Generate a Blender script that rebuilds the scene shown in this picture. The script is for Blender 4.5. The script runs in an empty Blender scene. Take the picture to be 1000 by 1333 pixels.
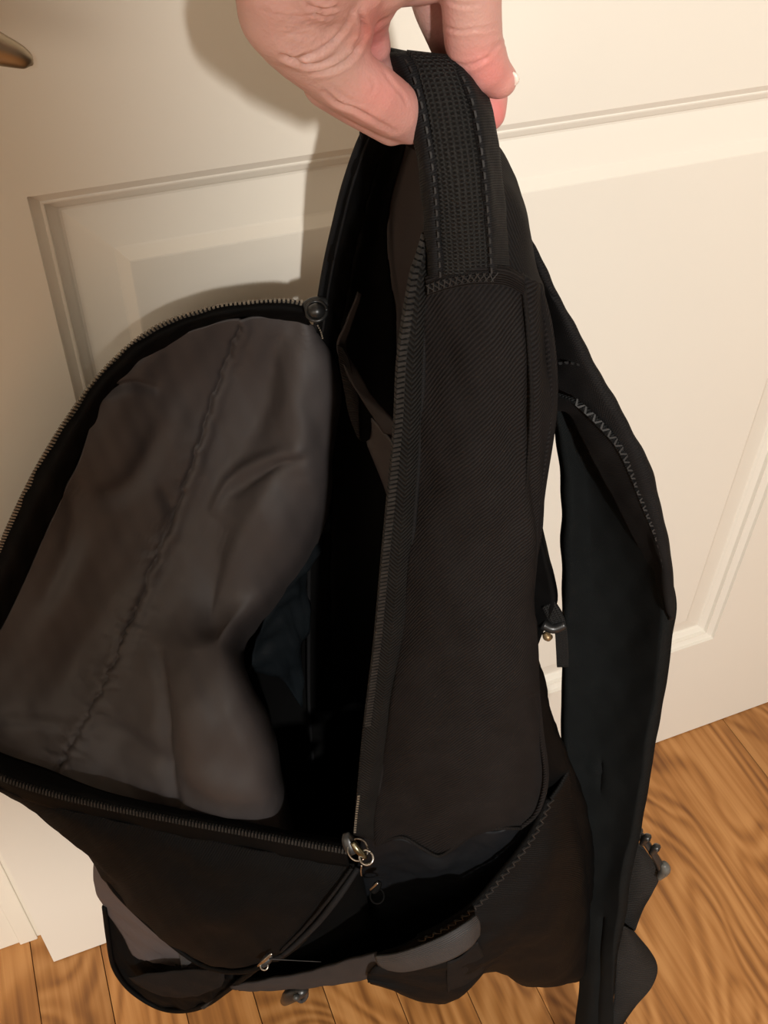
import bpy, bmesh, math, random
import numpy as np
from mathutils import Vector, Matrix
random.seed(4); rng = np.random.RandomState(4)
S = bpy.context.scene
COL = S.collection

# ------------------------------------------------------------------ camera
FPX = 1304.7
PITCH, YAW, ROLL = 0.74948, 0.39727, 0.02098
CAM = np.array([0.1363, -0.5301, 1.05])
FW = np.array([math.sin(YAW), math.cos(YAW), 0.0]); RT = np.array([math.cos(YAW), -math.sin(YAW), 0.0])
_f = FW * math.cos(PITCH) + np.array([0, 0, -math.sin(PITCH)])
_u0 = np.cross(RT, _f)
_r = math.cos(ROLL) * RT + math.sin(ROLL) * _u0
_u = -math.sin(ROLL) * RT + math.cos(ROLL) * _u0
cd = bpy.data.cameras.new('camera'); cam = bpy.data.objects.new('camera', cd); COL.objects.link(cam)
cd.sensor_fit = 'VERTICAL'; cd.sensor_height = 24.0; cd.lens = 24.0 * FPX / 1333.0; cd.clip_start = 0.01
cam.matrix_world = Matrix(((_r[0], _u[0], -_f[0], CAM[0]), (_r[1], _u[1], -_f[1], CAM[1]), (_r[2], _u[2], -_f[2], CAM[2]), (0, 0, 0, 1)))
S.camera = cam

# ------------------------------------------------------------------ world, lights, exposure
W = bpy.data.worlds.new('world'); S.world = W; W.use_nodes = True
W.node_tree.nodes['Background'].inputs[0].default_value = (1.0, 0.80, 0.62, 1)
W.node_tree.nodes['Background'].inputs[1].default_value = 0.24
def area(name, loc, target, size, power, col):
    ld = bpy.data.lights.new(name, 'AREA'); ld.shape = 'DISK'; ld.size = size; ld.energy = power; ld.color = col
    o = bpy.data.objects.new(name, ld); COL.objects.link(o); o.location = loc
    o.rotation_euler = (Vector(target) - Vector(loc)).to_track_quat('-Z', 'Y').to_euler(); return o
KEY = CAM - FW * 1.70 + RT * .46 + np.array([0, 0, .62])
area('hall_lamp_light', tuple(KEY), (0.35, 0, 0.6), 0.10, 64, (1.0, 0.96, 0.90))
area('left_fill_light', (-0.95, -1.25, 0.95), (0.15, 0, 0.25), 0.9, 6.5, (1.0, 0.83, 0.66))  # added warm fill from the left, no actual lamp there
S.view_settings.view_transform = 'Standard'; S.view_settings.look = 'None'
S.view_settings.gamma = 1.0; S.view_settings.use_curve_mapping = False
S.view_settings.exposure = 0.0

# ------------------------------------------------------------------ helpers
def PG(x, y, g):
    """world point on the viewing ray of a photo pixel at horizontal distance g in front of the photographer"""
    d = _r * ((x - 500) / FPX) + _u * (-(y - 666.5) / FPX) + _f
    return CAM + d * (g / (d @ FW))
def pts(L): return np.array([PG(*p) for p in L])
def obj(name, me, mat=None, parent=None, kind=None, label=None, smooth=True):
    o = bpy.data.objects.new(name, me); COL.objects.link(o)
    if mat is not None and not me.materials: me.materials.append(mat)
    if parent is not None: o.parent = parent
    if kind: o['kind'] = kind
    if label: o['label'] = label
    if smooth:
        for p in me.polygons: p.use_smooth = True
    return o
def empty(name, loc, label, cat):
    o = bpy.data.objects.new(name, None); COL.objects.link(o); o.location = loc
    o['label'] = label; o['category'] = cat
    o.empty_display_size = .05
    return o
def fix_parent(root):
    bpy.context.view_layer.update()
    def rec(p):
        for c in list(p.children):
            if c.matrix_parent_inverse == Matrix.Identity(4): c.matrix_parent_inverse = root.matrix_world.inverted() if p == root else Matrix.Identity(4)
            rec(c)
    rec(root)
def mesh(name, V, F, uv=None):
    me = bpy.data.meshes.new(name); me.from_pydata([tuple(v) for v in V], [], [tuple(f) for f in F]); me.update()
    if uv is not None:
        l = me.uv_layers.new(name='UVMap')
        vi = np.empty(len(me.loops), dtype=np.int32); me.loops.foreach_get('vertex_index', vi)
        l.data.foreach_set('uv', np.asarray(uv, dtype=np.float32)[vi].ravel())
    return me
def cr(P, n):
    """Catmull-Rom along axis 0, n samples per span"""
    P = np.asarray(P, float); k = len(P)
    if k == 2:
        t = np.linspace(0, 1, n + 1).reshape((-1,) + (1,) * (P.ndim - 1)); return P[0] * (1 - t) + P[1] * t
    E = np.concatenate([[2 * P[0] - P[1]], P, [2 * P[-1] - P[-2]]])
    out = []
    for i in range(k - 1):
        a, b, c, d = E[i:i + 4]
        for s in range(n):
            t = s / n
            out.append(.5 * ((2 * b) + (c - a) * t + (2 * a - 5 * b + 4 * c - d) * t * t + (3 * b - a - 3 * c + d) * t ** 3))
    out.append(P[-1]); return np.array(out)
def wob(x, y, s=0):
    return (np.sin(x * 1.7 + y * .9 + s) + np.sin(x * -1.1 + y * 2.3 + 1.3 * s) * .7 + np.sin(x * 3.1 + y * 3.7 + 2.1 * s) * .4 + np.sin(x * 5.3 - y * 4.1 + .7 * s) * .25) / 2.35
def gridF(nr, nc):
    i = np.arange(nr - 1)[:, None]; j = np.arange(nc - 1)[None]
    a = i * nc + j
    return np.stack([a, a + 1, a + nc + 1, a + nc], -1).reshape(-1, 4)
def sheet(name, rows, mat, parent, n=8, m=8, th=.0015, amp=0, freq=30, disp=None, seed=0, kind=None, label=None, world=False, off=0):
    """fabric panel through a grid of (x, y, g) control points; disp(px,py)->metres towards the viewer side"""
    G = np.array(rows, float)
    A = cr(G, n); A = cr(A.transpose(1, 0, 2), m).transpose(1, 0, 2)
    nr, nc = A.shape[:2]
    P = np.array([PG(*a) for a in A.reshape(-1, 3)]).reshape(nr, nc, 3)
    du = np.gradient(P, axis=1); dv = np.gradient(P, axis=0)
    N = np.cross(du, dv); N /= np.linalg.norm(N, axis=2, keepdims=True) + 1e-12
    s = np.sign(((CAM - P) * N).sum(2)); 
    if s.mean() < 0: N = -N
    lu = np.concatenate([np.zeros((nr, 1)), np.cumsum(np.linalg.norm(np.diff(P, axis=1), axis=2), 1)], 1)
    lv = np.concatenate([np.zeros((1, nc)), np.cumsum(np.linalg.norm(np.diff(P, axis=0), axis=2), 0)], 0)
    lu = lu - lu.mean(1, keepdims=True); lv = np.repeat(lv.mean(1, keepdims=True), nc, 1)
    D = np.full((nr, nc), float(off))
    if amp: D += amp * wob(lu * freq, lv * freq, seed)
    if disp is not None: D += disp(A[..., 0], A[..., 1])
    P = P + N * D[..., None]
    me = mesh(name, P.reshape(-1, 3), gridF(nr, nc), np.stack([lu, lv], -1).reshape(-1, 2))
    o = obj(name, me, mat, parent, kind, label)
    if th:
        md = o.modifiers.new('Solidify', 'SOLIDIFY'); md.thickness = th; md.offset = 0
    return o
def tube(name, P, R, mat, parent, nseg=10, sub=6, flat=None, kind=None, label=None, caps=True):
    """round or oval sweep; flat=(axis vector, ratio)"""
    P = cr(np.asarray(P, float), sub); R = np.asarray(R, float) if np.ndim(R) else np.full((len(P) - 1) // sub + 1, R)
    R = cr(R[:, None], sub)[:, 0]
    T = np.gradient(P, axis=0); T /= np.linalg.norm(T, axis=1, keepdims=True)
    up = np.array(flat[0], float) if flat else np.array([.3, .2, .93])
    V = []
    for p, r, t in zip(P, R, T):
        b = np.cross(t, up); b /= np.linalg.norm(b) + 1e-9; c = np.cross(b, t)
        for k in range(nseg):
            a = 2 * math.pi * k / nseg
            V.append(p + r * (math.cos(a) * b + math.sin(a) * c * (flat[1] if flat else 1)))
    n = len(P); F = []
    for i in range(n - 1):
        for k in range(nseg):
            F.append((i * nseg + k, i * nseg + (k + 1) % nseg, (i + 1) * nseg + (k + 1) % nseg, (i + 1) * nseg + k))
    if caps: F += [tuple(range(nseg))[::-1], tuple(range((n - 1) * nseg, n * nseg))]
    L = np.concatenate([[0], np.cumsum(np.linalg.norm(np.diff(P, axis=0), axis=1))])
    uv = [(k / nseg * 2 * math.pi * float(np.mean(R)), l) for l in L for k in range(nseg)]
    return obj(name, mesh(name, V, F, uv), mat, parent, kind, label)
def resample(P, step):
    P = cr(np.asarray(P, float), 20)
    L = np.concatenate([[0], np.cumsum(np.linalg.norm(np.diff(P, axis=0), axis=1))])
    s = np.arange(0, L[-1], step)
    return np.stack([np.interp(s, L, P[:, k]) for k in range(3)], 1)
def teeth(name, path, side, mat, parent, pitch=.0016, ln=.0042, w=.0009, h=.0016, label=None, zig=False):
    """row of zipper teeth / stitches along a path; side = list of inward points"""
    P = resample(path, pitch); Q = resample(side, 1e-3); Q = Q[np.linspace(0, len(Q) - 1, len(P)).astype(int)]
    T = np.gradient(P, axis=0); T /= np.linalg.norm(T, axis=1, keepdims=True)
    V = []; F = []
    for i, (p, t, q) in enumerate(zip(P, T, Q)):
        s = q - p; s -= t * (s @ t); s /= np.linalg.norm(s) + 1e-9
        if zig: s = s + t * (.6 if i % 2 else -.6)
        nrm = np.cross(t, s); nrm /= np.linalg.norm(nrm); base = len(V)
        for a in (-ln * .5, ln * .5):
            for b in (-w, w):
                for c in (-h * .5, h * .5):
                    V.append(p + s * a + t * b * (1 if a < 0 else .7) + nrm * c)
        for f in ((0, 1, 3, 2), (4, 6, 7, 5), (0, 4, 5, 1), (2, 3, 7, 6), (0, 2, 6, 4), (1, 5, 7, 3)): F.append([base + k for k in f])
    return obj(name, mesh(name, V, F), mat, parent, 'stuff', label, smooth=False)
def box(name, lo, hi, mat, parent=None, bevel=0, kind=None, label=None):
    x0, y0, z0 = lo; x1, y1, z1 = hi
    V = [(x0, y0, z0), (x1, y0, z0), (x1, y1, z0), (x0, y1, z0), (x0, y0, z1), (x1, y0, z1), (x1, y1, z1), (x0, y1, z1)]
    F = [(3, 2, 1, 0), (4, 5, 6, 7), (0, 1, 5, 4), (1, 2, 6, 5), (2, 3, 7, 6), (3, 0, 4, 7)]
    o = obj(name, mesh(name, V, F), mat, parent, kind, label, smooth=False)
    if bevel:
        md = o.modifiers.new('Bevel', 'BEVEL'); md.width = bevel; md.segments = 2
    return o

# ------------------------------------------------------------------ materials
def M(name):
    m = bpy.data.materials.new(name); m.use_nodes = True; nt = m.node_tree
    return m, nt, nt.nodes['Principled BSDF'], nt.nodes, nt.links
def noise_mat(name, c1, c2, scale=8, rough=.6, bump=.0, bscale=200, spec=.5, metal=0, sss=0):
    m, nt, b, N, L = M(name)
    tc = N.new('ShaderNodeTexCoord'); nz = N.new('ShaderNodeTexNoise'); nz.inputs['Scale'].default_value = scale; nz.inputs['Detail'].default_value = 4
    L.new(tc.outputs['Object'], nz.inputs['Vector'])
    cr_ = N.new('ShaderNodeValToRGB'); cr_.color_ramp.elements[0].position = .3; cr_.color_ramp.elements[1].position = .7
    cr_.color_ramp.elements[0].color = (*c1, 1); cr_.color_ramp.elements[1].color = (*c2, 1)
    L.new(nz.outputs['Fac'], cr_.inputs['Fac']); L.new(cr_.outputs['Color'], b.inputs['Base Color'])
    b.inputs['Roughness'].default_value = rough; b.inputs['Metallic'].default_value = metal; b.inputs['Specular IOR Level'].default_value = spec
    if bump:
        n2 = N.new('ShaderNodeTexNoise'); n2.inputs['Scale'].default_value = bscale; L.new(tc.outputs['Object'], n2.inputs['Vector'])
        bp = N.new('ShaderNodeBump'); bp.inputs['Strength'].default_value = bump; bp.inputs['Distance'].default_value = .001
        L.new(n2.outputs['Fac'], bp.inputs['Height']); L.new(bp.outputs['Normal'], b.inputs['Normal'])
    return m
def weave_mat(name, base, hi, kind='twill', pitch=.0016, rough=.75, spec=.25, bump=.5, sheen=.0, wear=.5):
    """woven cloth read from the panel's own metre UVs"""
    m, nt, b, N, L = M(name)
    uv = N.new('ShaderNodeUVMap'); sp = N.new('ShaderNodeSeparateXYZ'); L.new(uv.outputs[0], sp.inputs[0])
    def math_(op, a, c=None):
        n = N.new('ShaderNodeMath'); n.operation = op
        for i, v in enumerate((a, c)):
            if v is None: continue
            if isinstance(v, (int, float)): n.inputs[i].default_value = v
            else: L.new(v, n.inputs[i])
        return n.outputs[0]
    u, v = sp.outputs[0], sp.outputs[1]; k = 2 * math.pi / pitch
    if kind == 'twill': ph = math_('ADD', math_('MULTIPLY', u, k * .75), math_('MULTIPLY', v, k * .65)); h = math_('SINE', ph)
    elif kind == 'herring': ph = math_('ADD', math_('MULTIPLY', math_('ABSOLUTE', u), -k * .7), math_('MULTIPLY', v, -k * .6)); h = math_('SINE', ph)
    elif kind == 'rib': h = math_('SINE', math_('MULTIPLY', v, k))
    else:
        a = math_('SINE', math_('MULTIPLY', u, k * .8)); c = math_('SINE', math_('MULTIPLY', v, k)); h = math_('MULTIPLY', a, c)
        if kind == 'web': h = math_('ADD', math_('MULTIPLY', h, .7), math_('MULTIPLY', c, .5))
    nz = N.new('ShaderNodeTexNoise'); nz.inputs['Scale'].default_value = 45; nz.inputs['Detail'].default_value = 5; L.new(uv.outputs[0], nz.inputs['Vector'])
    n3 = N.new('ShaderNodeTexNoise'); n3.inputs['Scale'].default_value = 900; L.new(uv.outputs[0], n3.inputs['Vector'])
    f = math_('ADD', math_('MULTIPLY', h, .22), math_('ADD', math_('MULTIPLY', nz.outputs['Fac'], wear), math_('MULTIPLY', n3.outputs['Fac'], .35)))
    mx = N.new('ShaderNodeValToRGB'); mx.color_ramp.elements[0].position = .12; mx.color_ramp.elements[1].position = .85
    kk = .42 if max(hi) < .020 else .50 if max(hi) < .042 else .70
    if max(hi) < .042: spec *= .4
    base = tuple(c * kk for c in base); hi = tuple(c * kk for c in hi)
    mx.color_ramp.elements[0].color = (*base, 1); mx.color_ramp.elements[1].color = (*hi, 1)
    L.new(f, mx.inputs['Fac']); L.new(mx.outputs['Color'], b.inputs['Base Color'])
    b.inputs['Roughness'].default_value = rough; b.inputs['Specular IOR Level'].default_value = spec
    if sheen: b.inputs['Sheen Weight'].default_value = sheen; b.inputs['Sheen Roughness'].default_value = .5
    bp = N.new('ShaderNodeBump'); bp.inputs['Strength'].default_value = bump; bp.inputs['Distance'].default_value = .0006
    L.new(math_('ADD', h, math_('MULTIPLY', n3.outputs['Fac'], 1.2)), bp.inputs['Height']); L.new(bp.outputs['Normal'], b.inputs['Normal'])
    return m
TWILL = weave_mat('brown_black_twill', (.0095, .0082, .0082), (.034, .0295, .029), 'twill', .0016)
TAPE = weave_mat('zipper_tape_cloth', (.007, .007, .007), (.034, .032, .030), 'herring', .0015, bump=.6)
WEBBING = weave_mat('black_webbing', (.004, .004, .004), (.050, .050, .048), 'web', .00155, bump=1.0, wear=.25)
BIND = weave_mat('black_binding', (.012, .012, .013), (.034, .034, .036), 'rib', .0009, rough=.7, bump=.3)
MESHC = weave_mat('black_spacer_fabric', (.0055, .0070, .0075), (.018, .0215, .0225), 'grid', .0012, rough=.85, bump=.5)
NYLON = weave_mat('black_nylon', (.003, .003, .003), (.010, .0095, .0095), 'grid', .0007, rough=.65, spec=.18, bump=.25)
PLAIN = weave_mat('plain_dark_twill', (.009, .008, .008), (.025, .022, .021), 'twill', .0013, bump=.25)
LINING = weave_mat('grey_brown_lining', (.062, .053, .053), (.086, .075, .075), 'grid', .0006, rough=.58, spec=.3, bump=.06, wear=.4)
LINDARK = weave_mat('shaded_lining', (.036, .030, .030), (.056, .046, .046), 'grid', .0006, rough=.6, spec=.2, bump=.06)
BLUEL = weave_mat('blue_grey_lining', (.012, .016, .020), (.026, .033, .038), 'grid', .0006, rough=.4, spec=.4, bump=.1)
GREYG = weave_mat('grey_grosgrain', (.035, .035, .037), (.075, .075, .078), 'rib', .0016, rough=.6, bump=.5)
PLASTIC = noise_mat('black_plastic', (.010, .010, .010), (.02, .02, .02), 60, .35)
TEETHM = noise_mat('dark_zipper_teeth', (.016, .015, .014), (.032, .030, .028), 300, .6, spec=.15)
TEETHL = noise_mat('pale_zipper_teeth', (.16, .14, .11), (.24, .21, .17), 300, .35, metal=.3)
STEEL = noise_mat('gunmetal', (.30, .29, .27), (.45, .43, .40), 200, .28, metal=1)
THREAD = noise_mat('dark_thread', (.006, .006, .006), (.014, .013, .013), 400, .7)
DOORP = noise_mat('cream_door_paint', (.755, .72, .645), (.775, .74, .665), 3, .38, bump=.08, bscale=90, spec=.4)
TRIMP = noise_mat('off_white_trim_paint', (.74, .70, .61), (.78, .74, .65), 3, .4, spec=.4)
BRONZE = noise_mat('satin_bronze', (.34, .28, .20), (.42, .35, .26), 30, .38, metal=1)

def skin_mat():
    m, nt, b, N, L = M('skin')
    tc = N.new('ShaderNodeTexCoord'); nz = N.new('ShaderNodeTexNoise'); nz.inputs['Scale'].default_value = 42; nz.inputs['Detail'].default_value = 3
    L.new(tc.outputs['Object'], nz.inputs['Vector'])
    at = N.new('ShaderNodeAttribute'); at.attribute_name = 'flush'
    ad = N.new('ShaderNodeMath'); ad.operation = 'MULTIPLY_ADD'; L.new(nz.outputs['Fac'], ad.inputs[0]); ad.inputs[1].default_value = .45; L.new(at.outputs['Fac'], ad.inputs[2])
    r = N.new('ShaderNodeValToRGB'); r.color_ramp.elements[0].position = .1; r.color_ramp.elements[1].position = 1.0
    r.color_ramp.elements[0].color = (.56, .385, .335, 1); r.color_ramp.elements[1].color = (.66, .225, .21, 1)
    L.new(ad.outputs[0], r.inputs['Fac']); L.new(r.outputs['Color'], b.inputs['Base Color'])
    b.inputs['Roughness'].default_value = .48; b.inputs['Specular IOR Level'].default_value = .4
    b.inputs['Subsurface Weight'].default_value = .25; b.inputs['Subsurface Radius'].default_value = (.004, .0015, .0008); b.inputs['Subsurface Scale'].default_value = 1.0
    n2 = N.new('ShaderNodeTexVoronoi'); n2.inputs['Scale'].default_value = 900; L.new(tc.outputs['Object'], n2.inputs['Vector'])
    n4 = N.new('ShaderNodeTexNoise'); n4.inputs['Scale'].default_value = 260; n4.inputs['Detail'].default_value = 4; L.new(tc.outputs['Object'], n4.inputs['Vector'])
    s = N.new('ShaderNodeMath'); s.operation = 'ADD'; L.new(n2.outputs['Distance'], s.inputs[0]); L.new(n4.outputs['Fac'], s.inputs[1])
    bp = N.new('ShaderNodeBump'); bp.inputs['Strength'].default_value = .22; bp.inputs['Distance'].default_value = .0004
    L.new(s.outputs[0], bp.inputs['Height']); L.new(bp.outputs['Normal'], b.inputs['Normal'])
    return m
SKIN = skin_mat(); NAIL = noise_mat('finger_nail', (.80, .66, .58), (.88, .76, .68), 60, .2)

def wood_mat(name, tint):
    m, nt, b, N, L = M(name)
    tc = N.new('ShaderNodeTexCoord'); oi = N.new('ShaderNodeObjectInfo')
    mp = N.new('ShaderNodeMapping'); mp.inputs['Scale'].default_value = (1.0, .42, 1.0); L.new(tc.outputs['Object'], mp.inputs['Vector'])
    cb = N.new('ShaderNodeCombineXYZ'); mu = N.new('ShaderNodeMath'); mu.operation = 'MULTIPLY'; mu.inputs[1].default_value = 17.3
    L.new(oi.outputs['Random'], mu.inputs[0]); L.new(mu.outputs[0], cb.inputs[2]); L.new(mu.outputs[0], cb.inputs[0])
    va = N.new('ShaderNodeVectorMath'); va.operation = 'ADD'; L.new(mp.outputs[0], va.inputs[0]); L.new(cb.outputs[0], va.inputs[1])
    nz = N.new('ShaderNodeTexNoise'); nz.inputs['Scale'].default_value = 6; nz.inputs['Detail'].default_value = 2.5; nz.inputs['Roughness'].default_value = .45; nz.inputs['Distortion'].default_value = 1.1; L.new(va.outputs[0], nz.inputs['Vector'])
    k = N.new('ShaderNodeMath'); k.operation = 'MULTIPLY'; k.inputs[1].default_value = 105; L.new(nz.outputs['Fac'], k.inputs[0])
    sn = N.new('ShaderNodeMath'); sn.operation = 'SINE'; L.new(k.outputs[0], sn.inputs[0])
    mp2 = N.new('ShaderNodeMapping'); mp2.inputs['Scale'].default_value = (1, .05, 1); L.new(va.outputs[0], mp2.inputs['Vector'])
    n2 = N.new('ShaderNodeTexNoise'); n2.inputs['Scale'].default_value = 150; n2.inputs['Detail'].default_value = 3; L.new(mp2.outputs[0], n2.inputs['Vector'])
    n3 = N.new('ShaderNodeTexNoise'); n3.inputs['Scale'].default_value = 14; n3.inputs['Detail'].default_value = 3; L.new(va.outputs[0], n3.inputs['Vector'])
    ma = N.new('ShaderNodeMath'); ma.operation = 'MULTIPLY_ADD'; L.new(sn.outputs[0], ma.inputs[0]); ma.inputs[1].default_value = .14
    n2b = N.new('ShaderNodeMath'); n2b.operation = 'MULTIPLY_ADD'; n2b.inputs[1].default_value = .7; n2b.inputs[2].default_value = .15; L.new(n2.outputs['Fac'], n2b.inputs[0]); L.new(n2b.outputs[0], ma.inputs[2])
    mb = N.new('ShaderNodeMath'); mb.operation = 'MULTIPLY_ADD'; L.new(n3.outputs['Fac'], mb.inputs[0]); mb.inputs[1].default_value = .5; L.new(ma.outputs[0], mb.inputs[2])
    r = N.new('ShaderNodeValToRGB'); e = r.color_ramp.elements
    e[0].position = .42; e[1].position = 1.02; e[0].color = (.175 * tint, .068 * tint, .019 * tint, 1); e[1].color = (.52 * tint, .255 * tint, .088 * tint, 1)
    md = r.color_ramp.elements.new(.72); md.color = (.38 * tint, .165 * tint, .047 * tint, 1)
    L.new(mb.outputs[0], r.inputs['Fac']); L.new(r.outputs['Color'], b.inputs['Base Color'])
    b.inputs['Roughness'].default_value = .42; b.inputs['Specular IOR Level'].default_value = .35
    bp = N.new('ShaderNodeBump'); bp.inputs['Strength'].default_value = .15; bp.inputs['Distance'].default_value = .0005; L.new(ma.outputs[0], bp.inputs['Height']); L.new(bp.outputs['Normal'], b.inputs['Normal'])
    return m
WOODS = [wood_mat('honey_wood', 1.0), wood_mat('honey_wood_pale', 1.12), wood_mat('honey_wood_dark', .9)]
GAP = noise_mat('floor_joint', (.03, .015, .006), (.05, .02, .01), 10, .8)

# ------------------------------------------------------------------ setting: floor of boards, wall, trim
floor = box('floor', (-1.6, -3.2, -.05), (2.6, .25, -.008), GAP, kind='structure')
xs = list(np.arange(-.0205 - .0675 * 23, .5, .0675)) + [.5195 + .31 * k for k in range(8)]
for i, (xa, xb) in enumerate(zip(xs[:-1], xs[1:])):
    xb = min(xb, 2.6); w = xb - xa
    if w <= 0: break
    for j, (ya, yb) in enumerate(((-3.2, -1.75 - .11 * (i % 5)), (-1.75 - .11 * (i % 5), .25))):
        o = box('floor_board', (-w / 2 + .0004, 0, -.0085), (w / 2 - .0004, yb - ya - .0008, -.0002 + .0002 * ((i * 7) % 3 - 1)), WOODS[(i * 5 + j) % 3], floor, bevel=.0004)
        o.location = (xa + w / 2, ya, 0)
box('wall_back', (-1.6, .045, 0), (2.6, .16, 2.44), TRIMP, kind='structure')
tr = box('trim_1', (-.075, .033, 0), (-.003, .05, 2.1), TRIMP, bevel=.002, kind='structure')
box('trim_stop', (-.030, .0305, 0), (-.012, .034, 2.1), TRIMP, tr, bevel=.001)
box('baseboard_back', (-1.6, .034, 0), (-.075, .046, .1), TRIMP, bevel=.003, kind='structure')
box('wall_left', (-1.75, -3.2, 0), (-1.6, .16, 2.44), TRIMP, kind='structure')
box('wall_right', (2.6, -3.2, 0), (2.75, .16, 2.44), TRIMP, kind='structure')
wc = box('upper_light_blocker', (-1.3, -.05, 1.35), (0, .05, 2.44), TRIMP, kind='structure')  # added unseen panel, keeps the hall lamp off the door's upper left
WCP = CAM - FW * 1.15 + RT * .318; wc.location = (WCP[0], WCP[1], 0); wc.rotation_euler = (0, 0, -YAW)
wd = box('lower_light_blocker', (-1.3, -.05, 0), (0, .05, .95), TRIMP, kind='structure'); wd.location = wc.location; wd.rotation_euler = wc.rotation_euler  # added unseen lower panel, blocks lamp light below the opening
box('ceiling', (-1.75, -3.2, 2.44), (2.75, .16, 2.5), TRIMP, kind='structure')

# ------------------------------------------------------------------ door with two moulded panels
DW, DH = .914, 2.03
def door_slab():
    # profile: distance inwards from opening edge -> depth (into the door)
    prof = [(0, 0), (.0010, .0030), (.0060, .0058), (.0068, .0054), (.0078, .0056), (.0088, .0092), (.0135, .0120), (.0150, .0136), (.0165, .0138), (.0400, .0075), (.0412, .0068), (.0470, .0022), (.0480, .0020)]
    xs0, xs1 = .1517, .7617
    openings = [(xs0, .187, xs1, .810), (xs0, 1.035, xs1, 1.885)]
    V = []; F = []; th = .035
    def quad(a, b, c, d):
        n = len(V); V.extend([a, b, c, d]); F.append((n, n + 1, n + 2, n + 3))
    zb = .0015
    zs = [zb, .187, .810, 1.035, 1.885, DH]
    quad((0, 0, zb), (xs0, 0, zb), (xs0, 0, DH), (0, 0, DH)); quad((xs1, 0, zb), (DW, 0, zb), (DW, 0, DH), (xs1, 0, DH))
    for a, b in ((zb, .187), (.810, 1.035), (1.885, DH)): quad((xs0, 0, a), (xs1, 0, a), (xs1, 0, b), (xs0, 0, b))
    for x0, z0, x1, z1 in openings:
        for (d0, p0), (d1, p1) in zip(prof[:-1], prof[1:]):
            a = [(x0 + d0, p0, z0 + d0), (x1 - d0, p0, z0 + d0), (x1 - d0, p0, z1 - d0), (x0 + d0, p0, z1 - d0)]
            b = [(x0 + d1, p1, z0 + d1), (x1 - d1, p1, z0 + d1), (x1 - d1, p1, z1 - d1), (x0 + d1, p1, z1 - d1)]
            for k in range(4): quad(a[k], a[(k + 1) % 4], b[(k + 1) % 4], b[k])
        d, p = prof[-1]; quad((x0 + d, p, z0 + d), (x1 - d, p, z0 + d), (x1 - d, p, z1 - d), (x0 + d, p, z1 - d))
    quad((0, th, zb), (0, th, DH), (DW, th, DH), (DW, th, zb)); quad((0, 0, zb), (0, 0, DH), (0, th, DH), (0, th, zb))
    quad((DW, 0, zb), (DW, th, zb), (DW, th, DH), (DW, 0, DH)); quad((0, 0, DH), (DW, 0, DH), (DW, th, DH), (0, th, DH)); quad((0, 0, zb), (0, th, zb), (DW, th, zb), (DW, 0, zb))
    return mesh('door_1', V, F)
door = obj('door_1', door_slab(), DOORP, None, 'structure', smooth=False)
md = door.modifiers.new('Weld', 'WELD'); md.merge_threshold = .0001
door.location = (0, -.0005, 0)
# lever handle
hz = .905
lv = [(.062, -.052, hz + .002), (.085, -.054, hz + .006), (.110, -.053, hz + .006), (.138, -.051, hz + .001), (.156, -.050, hz - .007), (.1635, -.0495, hz - .0115), (.1660, -.0495, hz - .0135)]
hd = tube('door_handle', lv, [.0088, .0105, .0115, .0098, .0064, .0040, .0006], BRONZE, door, 16, 8, flat=((0, 1, 0), .62))
rose = []
tube('handle_rose', [(.062, .0, hz), (.062, -.004, hz), (.062, -.009, hz), (.062, -.0105, hz)], [.027, .027, .024, .017], BRONZE, hd, 28, 4)
tube('handle_neck', [(.062, -.009, hz), (.062, -.03, hz), (.062, -.056, hz + .001)], [.010, .0085, .0095], BRONZE, hd, 18, 4)

# ------------------------------------------------------------------ backpack
BP = empty('backpack', PG(560, 1240, .36), 'black backpack held up by its grab handle, main compartment unzipped and front flap hanging open', 'backpack')
# -- side gusset facing the viewer
def gus_disp(x, y):
    d = .0025 * np.exp(-((x - 690) / 14) ** 2) * (y < 900)                  # bulge beside the back edge
    d += .0022 * wob(x / 34, y / 75, 2)
    d -= .0030 * np.exp(-((x - (682 + (y - 366) * .03)) / 5.0) ** 2) * (y > 350) * (y < 800)
    d += .0035 * np.exp(-(((x - 560) / 60) ** 2 + ((y - 930) / 120) ** 2))
    return d
side = sheet('side_panel', [
    [(556, 356, .340), (590, 348, .337), (625, 344, .336), (660, 347, .339), (685, 360, .343), (704, 380, .352)],
    [(552, 438, .338), (585, 438, .333), (620, 438, .331), (660, 438, .334), (690, 440, .340), (714, 442, .352)],
    [(548, 546, .336), (583, 546, .330), (620, 546, .327), (660, 544, .330), (692, 540, .337), (716, 536, .350)],
    [(538, 680, .334), (575, 680, .327), (615, 680, .324), (650, 680, .327), (680, 680, .334), (698, 680, .346)],
    [(526, 816, .332), (566, 816, .324), (605, 816, .320), (642, 816, .323), (672, 816, .330), (690, 816, .342)],
    [(511, 930, .331), (555, 930, .322), (600, 930, .318), (645, 930, .320), (680, 930, .328), (702, 925, .340)],
    [(496, 1012, .330), (545, 1015, .321), (595, 1018, .317), (645, 1018, .320), (685, 1015, .328), (708, 1010, .338)],
    [(489, 1062, .330), (538, 1066, .323), (588, 1074, .318), (635, 1062, .320), (675, 1058, .327), (700, 1050, .334)],
    [(489, 1096, .331), (526, 1090, .327), (572, 1114, .321), (618, 1082, .321), (650, 1078, .325), (678, 1078, .330)]],
    TWILL, BP, 14, 12, .0025, disp=gus_disp)
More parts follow.
